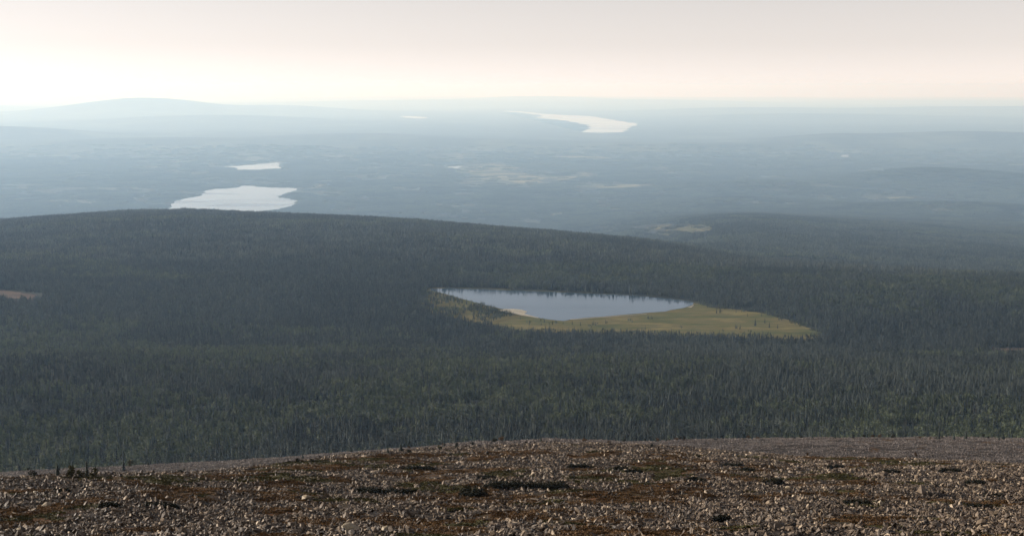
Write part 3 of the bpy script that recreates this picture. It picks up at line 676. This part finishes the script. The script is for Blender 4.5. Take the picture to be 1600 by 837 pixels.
def slope_euler(n, th):
    """euler of a spin by th about z, then a tilt that brings z onto n"""
    ax = np.stack([-n[:, 1], n[:, 0], np.zeros(len(n))], 1); s = np.linalg.norm(ax, axis=1) + 1e-9; k = ax / s[:, None]; c_ = n[:, 2]
    K = np.zeros((len(n), 3, 3)); K[:, 0, 2] = k[:, 1]; K[:, 1, 2] = -k[:, 0]; K[:, 2, 0] = -k[:, 1]; K[:, 2, 1] = k[:, 0]
    Rt = np.eye(3)[None] + s[:, None, None] * K + (1 - c_)[:, None, None] * (K @ K)
    Z = np.zeros((len(n), 3, 3)); Z[:, 0, 0] = np.cos(th); Z[:, 0, 1] = -np.sin(th); Z[:, 1, 0] = np.sin(th); Z[:, 1, 1] = np.cos(th); Z[:, 2, 2] = 1
    A = Rt @ Z
    return np.stack([np.arctan2(A[:, 2, 1], A[:, 2, 2]), -np.arcsin(np.clip(A[:, 2, 0], -1, 1)), np.arctan2(A[:, 1, 0], A[:, 0, 0])], 1)
szones = [(80, 175, 1.15, 11, .85, .16, .62, 30, 'angular grey and pinkish stones covering the near slope'),
          (175, 300, 2.0, 22, 1.4, .18, .68, 18, 'stones covering the upper part of the stony hump'),
          (300, 640, 3.6, 56, 2.5, .20, .55, 10, 'fine grey scree beyond the hump')]
for zi, (y0, y1, sp, n, rad, a, b, nv, lab) in enumerate(szones):
    protos = [stone_patch('stones_%d_%02d' % (zi, k), n, rad, a, b, 'scree' if zi == 2 else 'stone') for k in range(nv)]
    x, y = jitter_grid(y0, y1, TM + .02, sp); z = height(x, y)
    hmv = heath_mask(x, y)
    keep = ~under_mat(x, y) & ~hidden(x, y, z + 1.2) & (rng.random(len(x)) > hmv * (0.86 if zi < 2 else .8))
    x, y, z = x[keep], y[keep], z[keep]
    scl = np.stack([rng.uniform(.8, 1.2, len(x))] * 3, 1)
    scatter('stones', np.stack([x, y, z], 1), slope_euler(normals(x, y), rng.uniform(0, 6.28, len(x))), scl, rng.integers(0, nv, len(x)), protos, lab, 'stones')
    print('stones', zi, len(x))

# low heath tufts on the moss
def tuft_patch(name, n, rad, h_, mats=('heath',)):
    mb = MB()
    for (ox, oy) in spots_in_disc(n, rad, .12):
        t = min(1, max(0, random.gauss(.45, .25))); hh = h_ * U(.5, 1.3)
        for _ in range(9):
            a = R() * 6.28; l = U(.05, .16); b0 = Vector((ox + math.cos(a) * l, oy + math.sin(a) * l, U(-.03, hh))); s = U(.05, .11)
            u = Vector((random.gauss(0, 1), random.gauss(0, 1), abs(random.gauss(0, 1)))).normalized(); v = u.orthogonal().normalized()
            mb.add([b0 + u * s, b0 + v * s, b0 - v * s], [(0, 1, 2)], min(1, max(0, t + U(-.2, .2))))
    return bpy.data.objects.new(name, mb.mesh(name, list(mats)))
protos = [tuft_patch('tufts_%02d' % k, 26, .75, .13) for k in range(8)] + [tuft_patch('tufts_olive_%02d' % k, 26, .75, .10, ('olive_moss',)) for k in range(5)]
x, y = jitter_grid(82, 300, TM + .02, 1.25); z = height(x, y); hv = heath_mask(x, y)
keep = ~hidden(x, y, z + .8) & (rng.random(len(x)) < hv * .9); x, y, z = x[keep], y[keep], z[keep]
pick = np.where(fbm(x, y, 9, 55, 2) > .55, rng.integers(8, 13, len(x)), rng.integers(0, 8, len(x)))
scatter('heath_ground_cover', np.stack([x, y, z], 1), slope_euler(normals(x, y), rng.uniform(0, 6.28, len(x))), np.stack([rng.uniform(.8, 1.3, len(x))] * 3, 1), pick, protos, 'rusty brown and olive dwarf heath between the stones', 'heath')
print('heath', len(x))

# the largest stones of the foreground, one by one
def stone_mesh(k, material='stone', seed=0, flat=.7, n=16):
    vs, fs = stone_shape(np.random.default_rng(300 + k + seed), n, flat); mb = MB(); mb.add(vs, fs, (k * .37) % 1.0); return mb.mesh('stone', [material])
SM = [stone_mesh(k, flat=U(.5, .8)) for k in range(14)]
def put_stone(name, me_, x, y, size, rz, tilt, label, cat, group=None, sink=.12):
    z = h1(x, y); o = link(name, me_, None, (x, y, z + size * (.25 - sink))); o.scale = (size * .5,) * 3
    o.rotation_euler = (tilt[0] - .25, tilt[1], rz); return tag(o, label, cat, group)
gx, gy = jitter_grid(91.5, 112, 0.37, 1.9)
hv = heath_mask(gx, gy); ok = np.where(hv < .5)[0]; ok = ok[np.argsort(gy[ok] + rng.uniform(0, 9, len(ok)))][:290]
zz_ = height(gx, gy)
for i in ok:
    s = U(.5, .85) if R() < .85 else U(.85, 1.15)
    o = link('stone', random.choice(SM), None, (gx[i], gy[i], zz_[i] + s * .14)); o.scale = (s * .5 * U(.9, 1.3), s * .5, s * .5 * U(.8, 1.1)); o.rotation_euler = (random.gauss(-.25, .3), random.gauss(0, .3), R() * 6.28)
    tag(o, 'angular grey brown stone among the rubble along the bottom edge', 'stone', 'larger stones along the bottom edge')

boulders = [(1440,772,24,.95,'boulder','upright pale boulder with a dark shadow on the right of the slope','stone',(.1,.2)),
    (548,829,46,.3,'stone_slab','long flat straw coloured slab at the bottom edge left of middle','pale_stone',(0,0)),
    (602,829,22,.8,'stone','pale pointed stone right of the flat straw coloured slab','pale_stone',(.2,.1)),
    (72,792,22,.4,'stone_slab','narrow yellowish lichen covered slab at the lower left','pale_stone',(0,.3)),
    (55,771,12,.8,'stone','small pale stone left of the dark mat at the left','pale_stone',(.1,0)),
    (163,750,12,.8,'stone','bright round topped stone on the crest at the left','pale_stone',(0,.1)),
    (480,781,22,.5,'stone_slab','brown tilted slab left of the long shrub mat','pale_stone',(.2,-.3)),
    (850,824,30,.4,'stone_slab','pinkish tilted slab at the bottom middle','pale_stone',(.1,.3)),
    (1240,806,12,.8,'stone','pale stone standing alone right of the bottom middle','pale_stone',(0,.2)),
    (1375,789,14,.8,'stone','buff stone left below the upright boulder','pale_stone',(.1,.1)),
    (1085,780,12,.7,'stone','yellowish stone below the middle of the slope','pale_stone',(.1,.1)),
    (1500,790,12,.7,'stone','pale stone right below the upright boulder','pale_stone',(.1,.1)),
    (1232,764,14,.7,'stone','buff stone beside the small dark mat right of middle','pale_stone',(.2,.1)),
    (30,829,16,.6,'stone','pale broad stone in the lower left corner','pale_stone',(.1,.1))]
for k, (px, py, w, fl_, nm, lab, mt, tl) in enumerate(boulders):
    x, y, z = ground_hit(px, py); size = w / FPX * y
    put_stone(nm, stone_mesh(k, mt, 900, fl_, 18), x, y, size, R() * 6.28 if k else 1.1, tl, lab, 'boulder' if nm == 'boulder' else 'stone')

# ------------------------------------------------------------------ shrub mats and small trees on the fell
def mat_mesh(w, d, h_, n, size, mats, t0):
    mb = MB()
    lobes = [(U(-.4, .4) * w, U(-.35, .35) * d, U(.35, .6)) for _ in range(6)] + [(0, 0, .7)]
    for _ in range(n):
        lx, ly, lr = random.choice(lobes); a = R() * 6.283; r = math.sqrt(R()) * lr
        x, y = lx + math.cos(a) * r * w * .5, ly + math.sin(a) * r * d * .5
        z = h_ * (1 - r / max(lr, .01) * .8) * U(.25, 1.1) - .03; s = size * U(.6, 1.4)
        u = Vector((random.gauss(0, 1), random.gauss(0, 1), abs(random.gauss(0, .9)))).normalized(); v = u.orthogonal().normalized(); p0 = Vector((x, y, z))
        mb.add([p0 + u * s, p0 + v * s * .7, p0 - u * s * .6, p0 - v * s * .7], [(0, 1, 2), (0, 2, 3)], min(1, max(0, t0 + U(-.3, .3))))
    return mb.mesh('shrub', mats)
for (px, py, w, h_, k, lab), (x, y, z, W, Dp, Hh) in zip(mats_, mat_spots):
    me_ = mat_mesh(W, Dp, Hh, int(700 + W * 420), .10, ['juniper' if k == 'j' else 'olive_moss'], .35)
    o = link('juniper_mat' if k == 'j' else 'moss_cushion', me_, None, (x, y, z)); o.rotation_euler = (-.24, 0, 0)
    tag(o, lab, 'shrub' if k == 'j' else 'moss', 'low mats on the stony slope')

def small_bush(px, py, hp, wp, kind, lab, y0=70.0):
    x, y, z = ground_hit(px, py, y0); H = hp / FPX * y; W = wp / FPX * y
    if kind == 'spruce':
        e = empty('young_spruce', (x, y, z)); c_ = MB(); spruce_crown(c_, H, W / 2, 12, 6, .3, base=.02); tr = MB(); tube(tr, -.3, H * .9, .05 * H / 2, .01, 5)
        link('crown', c_.mesh('young_crown', ['spruce']), e); link('trunk', tr.mesh('young_trunk', ['bark']), e); cat = 'tree'
    else:
        e = empty('bush', (x, y, z)); c_ = MB(); leafy(c_, 0, 0, H * .48, W * .5, H * .45, 240, max(.07, H * .075), .45, 0, 6); tr = MB()
        for _ in range(5):
            a = R() * 6.28; d = Vector((math.cos(a) * W * .25, math.sin(a) * W * .25, H * .6)); q_ = Vector((.03, 0, 0)); b0 = Vector((0, 0, -.15))
            tr.add([b0, b0 + q_, b0 + d, b0 + Vector((0, .03, 0))], [(0, 1, 2), (1, 3, 2), (3, 0, 2)])
        link('foliage', c_.mesh('bush_foliage', [{'dark': 'juniper', 'olive': 'olive_moss', 'rust': 'heath'}[kind]]), e); link('stem', tr.mesh('bush_stem', ['bark']), e); cat = 'bush'
    tag(e, lab, cat, 'small trees and bushes on the crest')
bushes = [(51,747,14,17,'dark','dark rounded bush nearest the left edge on the crest'),(90,745,18,14,'spruce','short dark spruce left in the crest group at the left'),(112,746,22,14,'olive','olive bush in the middle of the left crest group'),
    (127,747,17,18,'olive','low spreading olive bush in the left crest group'),(136,745,26,8,'spruce','tall thin spruce in the left crest group'),(147,746,18,16,'olive','rounded olive bush right of the tall thin spruce'),
    (124,727,10,22,'dark','dim low bush behind the left crest group'),(193,735,18,9,'spruce','lone thin young spruce right of the left crest group'),(204,729,14,10,'olive','pale bush behind the lone thin young spruce'),
    (284,739,8,22,'dark','low wide dark bush on the left scree'),(465,722,9,8,'dark','small dark bush, left one of the pair on the left scree'),(487,722,8,10,'dark','small dark bush, right one of the pair on the left scree'),
    (473,716,10,5,'spruce','tiny dim spruce behind the pair of small bushes'),(606,708,8,6,'spruce','tiny spruce left of the dark one on the hump'),(626,706,12,12,'spruce','dark squat young spruce on the left flank of the hump'),
    (639,708,6,8,'dark','tiny dark bush right of the squat young spruce'),(687,703,10,9,'olive','olive small bush on the hump'),(694,698,6,4,'spruce','tiny thin spruce behind the olive small bush'),
    (713,700,10,8,'dark','dark bush left of the reddish heath on the hump'),(773,692,9,10,'dark','dark bush on the top of the hump'),(783,690,9,12,'rust','rusty bush next to the dark bush on the hump top'),
    (913,690,7,10,'rust','rusty small bush on the skyline of the hump'),(845,689,7,6,'spruce','tiny green spruce on the skyline left of the rusty small bush'),(1018,699,8,6,'dark','thin dark bush on the hump right of middle'),
    (1092,716,8,6,'dark','small dark bush where the hump drops to the scree'),(1262,713,8,5,'rust','thin upright dead bush at the near edge of the scree'),(1431,713,9,5,'rust','thin rusty bush above the long heath strip'),
    (1467,686,12,9,'spruce','dark young spruce on the scree skyline, left one of three'),(1509,686,10,9,'spruce','dark young spruce on the scree skyline, middle one of three'),(1568,686,11,9,'spruce','dark young spruce on the scree skyline, right one of three')]
for b in bushes: small_bush(*b)
for k in range(46):                                       # scrub along the skyline of the scree
    px = U(20, 1590) if k < 12 else U(640, 1595); x = (px - CXP) / FPX * 530; y = U(505, 545); kind = random.choice(('spruce', 'dark', 'dark', 'rust'))
    row = CYP + FPX * math.tan(math.atan((HC - h1(x, y)) / y) - PITCH)
    small_bush(px, row - .3, U(3, 8), U(4, 9), kind, 'young spruce on the skyline of the grey scree' if kind == 'spruce' else ('low dark bush on the skyline of the grey scree' if kind == 'dark' else 'low rusty bush on the skyline of the grey scree'), 300.0)

# ------------------------------------------------------------------ haze
bm = bmesh.new(); bmesh.ops.create_cube(bm, size=1.0)
X0, X1, Y0, Y1, Z0, Z1 = -110500, 110500, -400, 213000, min(-1105.0, float(ZZ.min()) - 1.0), max(610.0, float(ZZ.max()) + 6)
print('haze', Z0, Z1)
for v in bm.verts:
    v.co = (X0 if v.co.x < 0 else X1, Y0 if v.co.y < 0 else Y1, Z0 if v.co.z < 0 else Z1)
me = bpy.data.meshes.new('haze'); bm.to_mesh(me); bm.free()
hm_ = bpy.data.materials.new('haze_air'); hm_.use_nodes = True; nt = hm_.node_tree; nt.nodes.clear()
pv = nt.nodes.new('ShaderNodeVolumePrincipled'); ho = nt.nodes.new('ShaderNodeOutputMaterial'); nt.links.new(pv.outputs[0], ho.inputs['Volume'])
pv.inputs['Color'].default_value = (*HAZE_COLOR, 1); pv.inputs['Absorption Color'].default_value = (1, 1, 1, 1)
pv.inputs['Density'].default_value = HAZE_DENSITY; pv.inputs['Anisotropy'].default_value = HAZE_G; pv.inputs['Density Attribute'].default_value = ''
me.materials.append(hm_)
tag(link('haze', me), 'pale blue summer haze over the plain', 'haze', kind='stuff')
